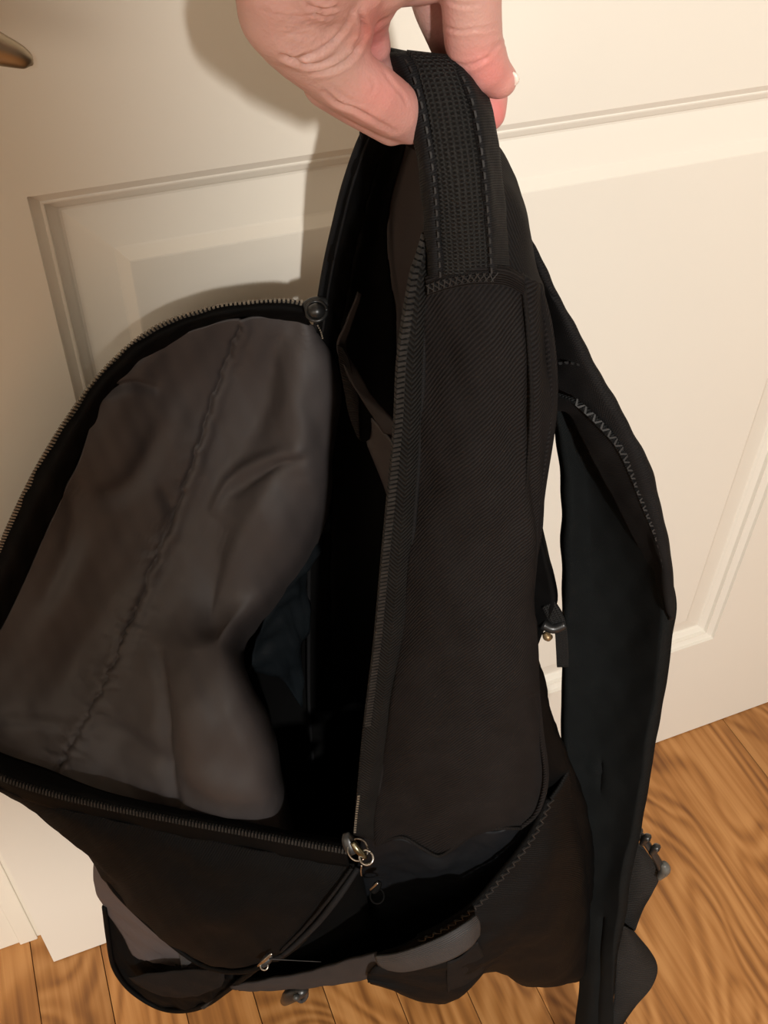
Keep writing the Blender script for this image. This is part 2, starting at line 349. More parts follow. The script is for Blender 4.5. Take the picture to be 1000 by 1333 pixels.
# -- zipper tape down the near rim and its teeth
rimN = [(554, 300, .342), (545, 332, .340), (535, 366, .338), (520, 463, .335), (514, 564, .333), (499, 720, .330), (488, 838, .328), (475, 944, .327), (466, 1040, .326), (462, 1086, .326)]
seamN = [(560, 318, .341), (557, 336, .341), (556, 366, .340), (551, 463, .338), (547, 564, .336), (535, 720, .333), (523, 838, .331), (508, 944, .330), (493, 1030, .329), (490, 1094, .330)]
sheet('zipper_tape', [[a, tuple((np.array(a) * .45 + np.array(b) * .55) - np.array([0, 0, .002])), b] for a, b in zip(rimN, seamN)], TAPE, BP, 10, 8, .0018)
tube('zipper_edge', pts(rimN), .0012, TAPE, BP, 8, 8)
upper = [(x + 3, y, g - .0015) for x, y, g in rimN]
o = teeth('zipper_coil', pts(upper[:8]), pts(seamN[:8]), TEETHM, BP, .0025, .0036, .0009, .0022)
o = teeth('zipper_coil', pts([(467, 1036, .325), (464, 1062, .325), (462, 1084, .325)]), pts([(490, 1036, .325), (490, 1084, .325)]), TEETHL, BP, .0028, .0014, .0007, .0012)
tube('seam_piping', pts([(x + 1, y, g - .0005) for x, y, g in seamN]), .0011, BIND, BP, 8, 8)
# -- edge piping down the back of the gusset
tube('edge_piping', pts([(700, 372, .350), (714, 440, .350), (717, 530, .349), (703, 640, .345), (694, 730, .342), (689, 816, .341), (697, 880, .341), (704, 950, .338), (711, 1012, .336), (700, 1056, .331), (677, 1078, .329)]), [.0020, .0026, .003, .0026, .0022, .002, .0018, .0018, .0018, .0016, .0014], TWILL, BP, 10, 8)
tube('edge_seam', pts([(682, 372, .3375), (688, 440, .3355), (692, 530, .3325), (685, 640, .3325), (679, 730, .3310), (676, 800, .3310), (678, 850, .332)]), [.0010, .0009, .0009, .0008, .0007, .0005, .0002], PLAIN, BP, 8, 8)
# -- top shell over the arch, behind the handle
sheet('top_panel', [
    [(556, 345, .346), (600, 350, .345), (648, 352, .346), (684, 364, .350), (706, 384, .358)],
    [(562, 262, .356), (600, 250, .355), (645, 262, .357), (680, 290, .362), (694, 345, .382)],
    [(566, 225, .372), (600, 212, .370), (640, 222, .372), (668, 246, .378), (686, 300, .405)],
    [(556, 192, .392), (590, 184, .390), (628, 190, .392), (656, 208, .402), (672, 258, .425)],
    [(530, 172, .415), (565, 166, .413), (602, 168, .415), (628, 182, .425), (640, 222, .442)],
    [(500, 163, .430), (530, 160, .430), (565, 162, .436), (580, 172, .444), (590, 205, .456)],
    [(477, 167, .440), (500, 170, .446), (515, 176, .452), (528, 184, .459), (542, 194, .465)]],
    TWILL, BP, 10, 10, .0025, amp=.001, freq=60, seed=3)
# -- far rim: wide black binding with its zipper
farO = [(477, 166, .440), (464, 196, .446), (448, 244, .455), (436, 292, .465), (425, 340, .476), (417, 385, .485), (411, 430, .490), (408, 520, .494), (404, 640, .496), (402, 800, .494), (404, 950, .486), (420, 1090, .470)]
farI = [(512, 176, .448), (494, 210, .456), (476, 262, .466), (464, 314, .477), (454, 362, .488), (446, 410, .497), (440, 455, .502), (434, 545, .506), (430, 660, .508), (430, 815, .506), (434, 960, .498), (450, 1095, .482)]
sheet('far_zipper_tape', [[a, tuple((np.array(a) + np.array(b)) / 2 - np.array([0, 0, .003])), b] for a, b in zip(farO, farI)], NYLON, BP, 8, 6, .002, amp=.0012, freq=120)
tube('far_edge_piping', pts(farO), .0016, BIND, BP, 8, 8)
tube('far_zip_seam', pts([(x + 9, y + 3, g - .001) for x, y, g in farO[:7]]), .0008, BIND, BP, 6, 8)
tube('loose_thread', pts([(470, 180, .438), (469, 172, .437), (473, 170, .436), (474, 174, .436)]), .0004, THREAD, BP, 6, 6)
# -- inside of the far gusset and back, one lining wall
tub = []
FB = [(530, 182, .462), (520, 212, .474), (506, 264, .486), (504, 316, .497), (510, 366, .506), (516, 412, .512), (518, 458, .516), (520, 550, .520), (516, 665, .520), (514, 818, .516), (512, 962, .506), (515, 1095, .49), (520, 1235, .465)]
NBk = [(640, 225, .44), (668, 262, .43), (680, 300, .42), (684, 330, .412), (696, 378, .405), (704, 420, .400), (706, 465, .396), (702, 555, .39), (684, 668, .382), (676, 820, .375), (684, 962, .37), (690, 1080, .37), (705, 1250, .375)]
sheet('back_lining', [[b, tuple(np.array(b) * .9 + np.array(c) * .1 + np.array([0, 0, .008])), tuple(np.array(b) * .6 + np.array(c) * .4 + np.array([0, 0, .008])), c] for b, c in zip(FB, NBk)], LINING, BP, 6, 6, .003, amp=.002, freq=40)
sheet('back_panel', [[tuple(np.array(b) + np.array([3, 0, .007])), tuple(np.array(b) * .9 + np.array(c) * .1 + np.array([4, 0, .017])), tuple(np.array(b) * .6 + np.array(c) * .4 + np.array([4, 0, .017])), tuple(np.array(c) + np.array([-2, 0, .008]))] for b, c in zip(FB, NBk)], PLAIN, BP, 6, 6, .003, amp=.002, freq=40)
sheet('far_gusset', [[a, tuple((np.array(a) + np.array(b)) / 2 + np.array([0, 0, .006])), b] for a, b in zip(farI, FB)], NYLON, BP, 6, 6, .003, amp=.0015, freq=70, seed=5)
sheet('back_panel_edge', [[a, tuple((np.array(a) * .5 + np.array(b) * .5) + np.array([0, 0, .004])), b] for a, b in zip([(704, 380, .354), (714, 442, .354), (716, 536, .352), (698, 680, .348), (690, 816, .344), (700, 930, .342), (706, 1012, .340), (690, 1080, .334)],
      [(690, 380, .41), (700, 440, .402), (702, 536, .396), (686, 680, .386), (678, 816, .376), (690, 930, .372), (700, 1012, .37), (695, 1080, .37)])], PLAIN, BP, 8, 4, .002)
# -- floor of the compartment
sheet('compartment_floor', [
    [(400, 1000, .49), (440, 1010, .50), (480, 1020, .495), (560, 1030, .46), (690, 1050, .38)],
    [(380, 1060, .44), (430, 1075, .45), (480, 1085, .44), (560, 1095, .42), (680, 1090, .36)],
    [(372, 1110, .37), (420, 1125, .37), (475, 1130, .36), (540, 1135, .355), (640, 1130, .345)]], NYLON, BP, 6, 6, .002)
sheet('lower_lining', [
    [(402, 640, .500), (408, 650, .508), (425, 655, .510)],
    [(330, 700, .500), (390, 740, .505), (428, 760, .510)],
    [(250, 800, .485), (340, 860, .492), (424, 900, .498)],
    [(270, 900, .460), (350, 960, .470), (422, 1000, .485)],
    [(290, 1010, .420), (360, 1050, .430), (425, 1090, .445)],
    [(320, 1080, .365), (390, 1100, .375), (440, 1120, .385)]], NYLON, BP, 6, 6, .002, amp=.002, freq=50)
# -- divider, hanging tab and pocket seen in the opening
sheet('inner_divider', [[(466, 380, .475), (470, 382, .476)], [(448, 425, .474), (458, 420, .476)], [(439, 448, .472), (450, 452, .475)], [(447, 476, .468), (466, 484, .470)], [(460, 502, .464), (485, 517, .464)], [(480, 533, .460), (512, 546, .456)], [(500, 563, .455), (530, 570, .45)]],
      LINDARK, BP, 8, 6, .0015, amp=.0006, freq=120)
sheet('hanging_tab', [[(439, 449, .470), (446, 452, .470), (454, 466, .469)], [(442, 475, .468), (452, 482, .468), (461, 495, .467)], [(449, 510, .466), (458, 512, .465), (467, 520, .465)], [(455, 540, .464), (461, 540, .463), (467, 540, .463)], [(466, 570, .462), (467, 571, .462), (468, 572, .462)]],
      weave_mat('ribbed_tab_cloth', (.018, .016, .016), (.040, .034, .033), 'rib', .0016), BP, 8, 6, .0012)
sheet('tab_loop', [[(467, 520, .466), (474, 523, .467), (484, 535, .468)], [(468, 548, .465), (475, 550, .466), (483, 553, .467)], [(469, 573, .464), (475, 574, .465), (481, 571, .466)]], NYLON, BP, 6, 6, .0015)
sheet('inner_pocket', [[(484, 543, .467), (500, 560, .462), (516, 580, .456)], [(480, 560, .469), (498, 590, .464), (516, 610, .456)], [(478, 574, .470), (495, 610, .465), (514, 640, .456)], [(488, 600, .471), (500, 630, .465), (512, 665, .456)]],
      LINING, BP, 6, 6, .0015)
# -- front flap: dished lining, turned towards the viewer
seam_pts = cr(np.array([(312, 424), (296, 468), (276, 520), (262, 566), (244, 620), (222, 680), (198, 735), (178, 790), (160, 830), (148, 868), (118, 925), (96, 965), (76, 1004)], float), 16)
seam_pts = seam_pts + np.stack([1.6 * np.sin(np.arange(len(seam_pts)) * .55) + 1.2 * np.sin(np.arange(len(seam_pts)) * 1.37), np.zeros(len(seam_pts))], 1)
def flap_disp(x, y):
    sh = x.shape; q = np.stack([x.ravel(), y.ravel()], 1)
    dx = q[:, None, :] - seam_pts[None]; dd = np.hypot(dx[..., 0], dx[..., 1]); k = dd.argmin(1)
    sd = dd.min(1) * np.where(dx[np.arange(len(q)), k, 0] > 0, 1, -1); t = k.astype(float)
    low = np.clip((t - 30) / 90, 0, 1)
    d = -.0024 * np.exp(-(sd / 3.2) ** 2) + .0013 * np.exp(-((sd - 8) / 7) ** 2)
    d += low * .0014 * np.exp(-np.abs(sd) / 17) * np.sin(t * .62 + np.sin(t * .21) * 2.5 + np.sign(sd) * 1.3 + sd * .10) + low * .0007 * np.exp(-np.abs(sd) / 9) * np.sin(t * 1.3 + sd * .2)
    d = d.reshape(sh)
    d += .0040 * wob(x / 62, y / 110, 4) + .0012 * wob(x / 22, y / 40, 9)
    def crease(pl, w, a, side=0):
        P = cr(np.array(pl, float), 14); e = q[:, None, :] - P[None]; D = np.hypot(e[..., 0], e[..., 1]); m = D.min(1); kk = D.argmin(1)
        fade = np.sin(np.pi * np.clip((kk + 3) / (len(P) + 5), 0, 1)) ** .5
        return (a * np.exp(-(m / w) ** 2) * fade).reshape(sh)
    d += crease([(205, 850), (212, 920), (216, 985), (228, 1050)], 9, -.0065)
    d += crease([(245, 850), (250, 930), (255, 990), (275, 1010), (330, 1030), (352, 1036)], 22, .006)
    d += crease([(290, 690), (272, 745), (268, 790), (285, 830)], 18, -.007)
    d += crease([(385, 585), (340, 600), (300, 625), (280, 660)], 9, .004)
    d += crease([(390, 595), (345, 612), (308, 640)], 7, -.003)
    d += crease([(135, 512), (170, 500), (200, 506)], 6, -.004)
    d += crease([(210, 560), (190, 600), (160, 640), (120, 650)], 14, -.005)
    d += crease([(212, 640), (222, 665), (215, 690)], 8, -.004)
    d += crease([(400, 430), (385, 500), (392, 560), (400, 620)], 18, .005)
    d += crease([(355, 450), (345, 510), (330, 560)], 13, -.0035)
    d += crease([(100, 640), (95, 700), (60, 780)], 14, -.004)
    d += crease([(0, 935), (60, 940), (110, 950)], 8, .002)
    d += crease([(150, 950), (185, 975), (215, 1000)], 12, -.004)
    return d
sheet('flap_lining', [
    [(186, 462, .476), (222, 440, .479), (262, 424, .482), (300, 414, .484), (335, 411, .486), (368, 414, .488), (400, 422, .488), (412, 432, .500)],
    [(132, 520, .464), (180, 506, .474), (232, 494, .486), (285, 487, .492), (335, 485, .490), (380, 480, .482), (420, 480, .485), (436, 490, .502)],
    [(97, 618, .450), (155, 600, .462), (210, 592, .475), (262, 588, .478), (315, 585, .480), (370, 578, .468), (424, 565, .475), (434, 575, .500)],
    [(52, 715, .441), (110, 700, .451), (170, 694, .459), (220, 688, .462), (275, 684, .462), (335, 672, .450), (402, 670, .462), (420, 680, .495)],
    [(12, 800, .428), (70, 790, .434), (128, 782, .442), (182, 778, .443), (232, 776, .440), (285, 780, .434), (350, 762, .448), (372, 775, .490)],
    [(-28, 880, .412), (32, 872, .418), (95, 868, .426), (150, 864, .421), (200, 858, .412), (250, 850, .402), (300, 838, .412), (316, 850, .470)],
    [(-28, 945, .395), (30, 940, .400), (90, 944, .402), (150, 944, .396), (212, 944, .380), (276, 940, .368), (336, 930, .382), (352, 945, .44)],
    [(-5, 992, .372), (50, 1008, .371), (105, 1024, .366), (165, 1042, .360), (230, 1058, .352), (300, 1072, .345), (366, 1086, .350), (385, 1095, .40)]],
    LINING, BP, 26, 30, .0012, disp=flap_disp)
# flap rim: dark band, tape and teeth
rimF = [(404, 397, .484), (375, 393, .482), (330, 395, .480), (270, 404, .477), (200, 430, .472), (140, 480, .464), (90, 545, .455), (50, 610, .447), (20, 670, .440), (-4, 725, .434), (-34, 800, .424), (-52, 870, .412), (-48, 930, .397), (-25, 985, .380), (2, 1010, .366)]
inF = [(402, 426, .490), (370, 418, .490), (330, 413, .488), (268, 426, .484), (196, 462, .478), (146, 510, .469), (112, 570, .458), (84, 640, .450), (52, 705, .444), (30, 765, .436), (2, 815, .428), (-22, 872, .415), (-22, 925, .400), (-8, 970, .384), (12, 1000, .371)]
sheet('flap_binding', [[a, tuple(np.array(a) * .6 + np.array(b) * .4 - np.array([0, 0, .006])), tuple(np.array(a) * .25 + np.array(b) * .75 - np.array([0, 0, .003])), tuple(np.array(b) + np.array([2, 1, .003])), tuple(np.array(b) * 1.09 - np.array(a) * .09 + (np.array([210, 760, .44]) - np.array(b)) * .09 + np.array([0, 0, .014]))] for a, b in zip(rimF, inF)], NYLON, BP, 10, 6, .002, amp=.0015, freq=90, seed=7)
tube('flap_edge_piping', pts(rimF), .0014, BIND, BP, 8, 8)
teeth('flap_teeth', pts([(x - 1, y - 1, g - .001) for x, y, g in rimF]), pts([(x, y, g) for x, y, g in inF]), TEETHL, BP, .0024, .0028, .0007, .0018)
rimL = [(-25, 992, .372), (2, 1010, .362), (60, 1029, .356), (130, 1046, .350), (230, 1066, .342), (330, 1084, .335), (400, 1097, .330), (452, 1106, .326)]
inL = [(-20, 966, .382), (5, 982, .376), (62, 1002, .370), (134, 1030, .357), (233, 1054, .348), (333, 1074, .341), (402, 1087, .336), (456, 1094, .332)]
loL = [(-25, 1000, .371), (0, 1024, .361), (52, 1046, .354), (128, 1064, .347), (228, 1086, .339), (328, 1106, .331), (398, 1119, .326), (455, 1127, .323)]
sheet('flap_zipper_tape', [[a, tuple(np.array(b) - np.array([0, 0, .002])), tuple(np.array(c))] for a, b, c in zip(inL, rimL, loL)], NYLON, BP, 10, 6, .002)
teeth('flap_coil', pts([(x, y + 2, g - .0035) for x, y, g in rimL]), pts([(x, y - 20, g) for x, y, g in rimL]), TEETHM, BP, .0022, .0042, .0007, .0018)
# flap gusset hanging under its zipper
def pouch_disp(x, y):
    return .003 * wob(x / 60, y / 34, 1) + .0012 * wob(x / 18, y / 22, 6) + .004 * np.exp(-((y - 1190 - (x - 250) * -.1) / 22) ** 2) * np.exp(-((x - 330) / 90) ** 2)
sheet('flap_gusset', [
    [(-20, 1004, .368), (0, 1022, .361), (52, 1042, .355), (128, 1060, .348), (228, 1082, .340), (328, 1102, .332), (398, 1115, .327), (462, 1126, .323)],
    [(0, 1025, .362), (22, 1036, .358), (80, 1062, .350), (150, 1090, .340), (235, 1116, .330), (325, 1134, .322), (395, 1142, .319), (452, 1148, .319)],
    [(45, 1056, .362), (68, 1074, .356), (118, 1108, .346), (175, 1136, .334), (245, 1158, .323), (325, 1170, .315), (388, 1174, .313), (432, 1176, .315)],
    [(105, 1100, .360), (128, 1122, .353), (160, 1155, .343), (205, 1184, .331), (262, 1202, .319), (325, 1206, .312), (375, 1204, .310), (412, 1204, .313)],
    [(148, 1158, .358), (168, 1178, .351), (198, 1206, .341), (235, 1228, .329), (278, 1240, .318), (325, 1238, .311), (362, 1234, .309), (388, 1232, .312)],
    [(205, 1214, .355), (222, 1228, .348), (248, 1246, .339), (272, 1256, .328), (300, 1262, .318), (328, 1258, .312), (348, 1252, .311), (362, 1250, .313)]],
    weave_mat('flap_side_cloth', (.0025, .0022, .0022), (.012, .0108, .0105), 'twill', .0013, bump=.25), BP, 10, 10, .002, disp=pouch_disp)
tube('gusset_hem', pts([(-20, 1004, .367), (22, 1030, .360), (66, 1071, .358), (122, 1113, .357), (150, 1160, .356), (203, 1212, .352), (255, 1252, .340), (295, 1265, .322), (330, 1262, .312), (357, 1246, .310)]), .0020, NYLON, BP, 8, 8)
tube('gusset_seam', pts([(466, 1130, .321), (440, 1168, .312), (410, 1205, .309), (372, 1240, .308), (355, 1248, .309)]), [.002, .0024, .0022, .0018, .0015], BIND, BP, 8, 8)
tube('gusset_seam', pts([(458, 1130, .320), (430, 1168, .311), (398, 1206, .308), (366, 1238, .307)]), .0012, PLAIN, BP, 8, 8)
# front pocket lining and body behind the gusset
sheet('front_pocket_lining', [
    [(122, 1108, .372), (135, 1115, .370), (160, 1130, .366), (190, 1160, .360)],
    [(123, 1150, .374), (140, 1160, .371), (170, 1178, .366), (215, 1200, .360)],
    [(137, 1182, .374), (156, 1195, .370), (190, 1212, .364), (235, 1230, .356)],
    [(158, 1216, .372), (180, 1228, .367), (210, 1240, .361), (250, 1250, .352)],
    [(178, 1250, .369), (196, 1254, .364), (225, 1258, .358), (258, 1256, .350)],
    [(190, 1266, .367), (205, 1262, .362), (232, 1262, .356), (262, 1258, .349)]], weave_mat('grey_pocket_lining', (.085, .072, .074), (.115, .100, .102), 'grid', .0006, rough=.5, bump=.06), BP, 8, 8, .0012, amp=.001, freq=70)
sheet('front_pocket_flap_corner', [[(232, 1238, .349), (242, 1244, .347), (251, 1251, .345)], [(235, 1250, .348), (242, 1254, .346), (248, 1254, .345)], [(237, 1260, .348), (241, 1260, .347), (245, 1257, .346)]], GREYG, BP, 5, 5, .001)
sheet('front_pocket', [
    [(136, 1178, .376), (150, 1190, .378), (190, 1230, .372), (250, 1262, .350), (300, 1268, .330)],
    [(141, 1218, .374), (158, 1232, .372), (200, 1258, .362), (250, 1272, .345), (305, 1272, .328)],
    [(147, 1256, .370), (168, 1264, .366), (208, 1276, .354), (255, 1282, .340), (305, 1278, .326)],
    [(168, 1286, .364), (190, 1292, .358), (222, 1296, .348), (262, 1296, .336), (302, 1284, .325)],
    [(205, 1309, .358), (220, 1312, .352), (240, 1315, .345), (268, 1308, .335), (300, 1288, .325)]], NYLON, BP, 8, 8, .002, amp=.0025, freq=80, seed=8)
sheet('front_pocket_sheen_fold', [[(168, 1272, .352), (205, 1266, .346), (250, 1262, .338), (292, 1262, .324)], [(182, 1284, .350), (212, 1284, .343), (250, 1282, .335), (292, 1274, .322)], [(205, 1294, .349), (228, 1298, .342), (256, 1296, .333), (288, 1284, .322)]], PLAIN, BP, 6, 6, .001, amp=.001, freq=120)  # sheen on the nylon fold, put into a paler cloth colour
tube('front_pocket_edge', pts([(136, 1180, .373), (141, 1220, .371), (148, 1258, .366), (168, 1287, .361), (203, 1310, .355), (236, 1316, .344), (268, 1308, .334), (300, 1286, .324), (345, 1252, .312)]), .0022, NYLON, BP, 8, 8)
teeth('pocket_teeth', pts([(264, 1312, .333), (285, 1298, .328), (305, 1282, .322), (326, 1268, .316)]), pts([(250, 1290, .333), (300, 1265, .320)]), TEETHM, BP, .0022, .003, .0007, .0014)
# -- lower body, bottle pocket and base
sheet('front_body', [
    [(215, 1150, .385), (300, 1150, .350), (400, 1140, .334), (470, 1130, .334)],
    [(220, 1210, .385), (310, 1200, .345), (400, 1190, .334), (480, 1180, .337)],
    [(225, 1256, .380), (320, 1262, .340), (400, 1250, .333), (490, 1240, .336)],
    [(225, 1285, .350), (330, 1286, .328), (400, 1276, .322), (500, 1266, .318)]], NYLON, BP, 6, 6, .002, amp=.001, freq=60)
sheet('body_lower_side', [
    [(470, 1092, .335), (526, 1090, .330), (572, 1112, .326), (618, 1084, .326), (660, 1076, .330), (706, 1030, .338)],
    [(468, 1110, .336), (522, 1118, .330), (570, 1130, .326), (620, 1112, .327), (665, 1100, .332), (712, 1050, .340)],
    [(462, 1145, .340), (515, 1146, .338), (565, 1152, .338), (622, 1146, .338), (672, 1128, .342), (720, 1080, .348)],
    [(445, 1185, .345), (505, 1190, .346), (560, 1195, .347), (625, 1190, .348), (680, 1165, .350), (730, 1110, .355)],
    [(400, 1235, .345), (480, 1245, .345), (555, 1245, .348), (625, 1235, .350), (690, 1210, .352), (740, 1150, .36)],
    [(290, 1268, .345), (410, 1268, .340), (520, 1262, .345), (620, 1250, .345), (700, 1240, .35), (748, 1220, .365)]],
    weave_mat('navy_black_nylon', (.008, .009, .011), (.022, .024, .028), 'grid', .0007, rough=.5, bump=.15), BP, 10, 10, .002, amp=.0015, freq=90, seed=2)
tube('side_panel_hem', pts([(489, 1097, .329), (506, 1092, .327), (526, 1090, .325), (550, 1104, .321), (572, 1114, .319), (596, 1098, .319), (620, 1082, .320), (650, 1078, .323), (678, 1078, .328)]), .0012, PLAIN, BP, 8, 8)
sheet('bottle_pocket', [
    [(738, 1000, .352), (716, 1040, .338), (678, 1106, .322), (618, 1175, .306), (545, 1220, .296), (488, 1242, .292)],
    [(752, 1060, .356), (738, 1090, .338), (705, 1140, .318), (645, 1196, .302), (565, 1236, .291), (494, 1254, .288)],
    [(762, 1130, .360), (752, 1160, .340), (722, 1195, .316), (662, 1225, .300), (582, 1256, .288), (484, 1262, .286)],
    [(768, 1210, .364), (758, 1228, .344), (726, 1250, .320), (655, 1245, .304), (588, 1282, .290), (478, 1272, .288)],
    [(768, 1272, .368), (748, 1276, .348), (694, 1283, .326), (634, 1262, .310), (580, 1305, .296), (482, 1278, .292)],
    [(760, 1262, .40), (735, 1262, .40), (690, 1266, .39), (632, 1250, .37), (575, 1285, .355), (500, 1270, .35)]],
    weave_mat('stretch_pocket_cloth', (.0045, .0042, .0042), (.012, .011, .011), 'twill', .0013, rough=.65, bump=.3), BP, 10, 10, .002, amp=.0015, freq=60, seed=11)
elast = [(714, 1040, .335), (696, 1078, .326), (676, 1108, .319), (648, 1142, .311), (618, 1176, .303), (578, 1204, .297), (545, 1220, .293)]
tube('pocket_elastic', pts(elast), .0022, NYLON, BP, 8, 8)
teeth('elastic_ruching', pts([(x + 3, y + 4, g - .002) for x, y, g in elast]), pts([(x + 12, y + 20, g) for x, y, g in elast]), THREAD, BP, .0030, .0042, .0005, .0012, zig=True)
sheet('pocket_tuck', [[(582, 1252, .286), (600, 1245, .288), (622, 1225, .292)], [(582, 1280, .287), (605, 1268, .290), (630, 1245, .294)], [(584, 1302, .291), (608, 1286, .294), (630, 1262, .298)]], PLAIN, BP, 6, 6, .001)
sheet('side_grab_strap', [
    [(489, 1244, .288), (515, 1241, .280), (545, 1232, .276), (580, 1217, .277), (605, 1202, .283), (619, 1191, .291)],
    [(492, 1254, .287), (520, 1252, .278), (550, 1244, .274), (585, 1230, .275), (610, 1214, .281), (624, 1201, .290)],
    [(502, 1261, .287), (525, 1264, .279), (555, 1258, .275), (588, 1247, .276), (612, 1232, .282), (624, 1216, .290)]], GREYG, BP, 8, 8, .0018)
sheet('base_trim', [
    [(300, 1283, .322), (345, 1275, .315), (400, 1265, .308), (450, 1250, .300), (490, 1240, .292)],
    [(305, 1286, .321), (348, 1282, .314), (402, 1276, .307), (455, 1264, .298), (497, 1256, .290)],
    [(312, 1288, .322), (350, 1288, .315), (405, 1284, .308), (450, 1278, .300), (502, 1268, .291)]], weave_mat('brown_grey_base_cloth', (.028, .024, .024), (.050, .043, .042), 'grid', .0009, bump=.2), BP, 8, 8, .0025, amp=.0008, freq=120)
sheet('base_panel', [
    [(300, 1280, .326), (400, 1272, .314), (500, 1262, .300), (600, 1256, .31), (700, 1262, .33), (760, 1262, .37)],
    [(300, 1255, .42), (400, 1235, .45), (500, 1225, .47), (600, 1225, .45), (700, 1240, .43), (750, 1250, .42)]], NYLON, BP, 6, 6, .002)
# -- back panel flare beside the strap
sheet('lumbar_panel', [
    [(686, 832, .345), (690, 838, .352), (690, 842, .365)],
    [(696, 870, .343), (706, 882, .354), (704, 890, .375)],
    [(700, 910, .345), (717, 930, .354), (714, 940, .38)],
    [(700, 960, .344), (732, 972, .354), (728, 985, .385)],
    [(696, 1010, .344), (750, 1020, .356), (748, 1030, .39)],
    [(690, 1060, .346), (764, 1080, .360), (760, 1090, .395)],
    [(740, 1130, .350), (772, 1160, .366), (768, 1170, .40)],
    [(752, 1220, .362), (775, 1240, .372), (770, 1250, .40)],
    [(760, 1270, .368), (772, 1274, .376), (768, 1272, .40)]], NYLON, BP, 8, 8, .002, amp=.001, freq=80)
# -- shoulder straps
SS = sheet('shoulder_strap', [
    [(684, 312, .392), (687, 312, .386), (690, 316, .382), (692, 322, .386), (690, 326, .396)],
    [(700, 392, .392), (712, 385, .380), (722, 384, .374), (727, 390, .380), (722, 396, .398)],
    [(710, 460, .390), (732, 448, .376), (750, 440, .368), (756, 446, .375), (746, 452, .398)],
    [(716, 524, .388), (748, 512, .372), (775, 496, .362), (784, 500, .370), (770, 506, .398)],
    [(738, 534, .384), (776, 552, .368), (806, 548, .358), (816, 553, .366), (800, 560, .396)],
    [(758, 566, .382), (798, 596, .364), (835, 610, .354), (846, 618, .362), (828, 622, .392)],
    [(782, 618, .380), (824, 648, .362), (855, 680, .352), (864, 686, .360), (848, 690, .390)],
    [(812, 668, .378), (846, 702, .362), (866, 742, .352), (873, 752, .359), (860, 760, .388)],
    [(846, 742, .374), (862, 766, .362), (872, 798, .355), (874, 806, .360), (864, 812, .386)]],
    weave_mat('strap_cloth', (.009, .0082, .0085), (.030, .028, .028), 'grid', .0013, rough=.8, bump=.35), BP, 12, 8, .0025, disp=lambda x, y: .0009 * wob(x / 24, y / 30, 5))
sheet('strap_underside', [
    [(721, 528, .400), (735, 530, .402), (748, 534, .398), (760, 545, .388)],
    [(730, 583, .402), (752, 580, .406), (778, 576, .398), (796, 590, .378)],
    [(736, 633, .402), (764, 630, .408), (796, 628, .396), (822, 634, .372)],
    [(737, 711, .400), (772, 708, .406), (816, 704, .394), (852, 706, .368)],
    [(735, 800, .397), (776, 800, .402), (824, 798, .390), (872, 790, .364)],
    [(734, 860, .394), (776, 862, .398), (822, 862, .388), (866, 858, .366)],
    [(734, 920, .391), (774, 924, .394), (818, 924, .384), (857, 918, .366)],
    [(734, 977, .388), (770, 984, .390), (810, 984, .380), (846, 974, .364)],
    [(740, 1040, .382), (768, 1046, .382), (802, 1050, .374), (834, 1052, .360)],
    [(746, 1120, .374), (768, 1124, .373), (795, 1126, .366), (819, 1120, .354)],
    [(754, 1200, .364), (770, 1204, .360), (788, 1206, .354), (808, 1202, .346)],
    [(759, 1270, .354), (771, 1274, .347), (784, 1274, .343), (800, 1266, .340)],
    [(752, 1345, .344), (768, 1348, .336), (784, 1346, .333), (798, 1345, .332)],
    [(742, 1420, .335), (760, 1422, .328), (778, 1420, .325), (792, 1418, .325)]],
    MESHC, BP, 12, 10, .009, label='black foam-backed inner face of the strap', disp=lambda x, y: .0016 * wob(x / 30, y / 40, 3) - .004 * np.exp(-((x - 782 + (y - 1280) * .05) / 5.) ** 2) * (y > 1190) - .005 * np.exp(-(((x - 786) / 4) ** 2 + ((y - 1003) / 16) ** 2)) + .0028 * np.exp(-(((x - 775) / 12) ** 2 + ((y - 994) / 5) ** 2)))
fold = [(722, 512, .371), (750, 524, .3655), (777, 548, .3605), (804, 579, .3575), (822, 615, .3560), (835, 649, .3550), (849, 684, .3535), (860, 715, .3530), (868, 754, .3535)]
tube('strap_seam', pts(fold), [.0008, .0014, .0018, .0016, .0015, .0014, .0013, .0011, .0006], weave_mat('frayed_strap_edge', (.012, .013, .014), (.036, .037, .038), 'grid', .0015, bump=1), BP, 8, 8)
teeth('strap_stitches', pts([(x + 1, y, g - .001) for x, y, g in fold[1:]]), pts([(x + 30, y - 10, g) for x, y, g in fold[1:]]), THREAD, BP, .0026, .0028, .0006, .0012, zig=True)
teeth('strap_stitches', pts([(722, 474, .372), (740, 472, .369), (762, 476, .364)]), pts([(722, 500, .37), (762, 500, .364)]), THREAD, BP, .003, .0012, .0008, .0008)
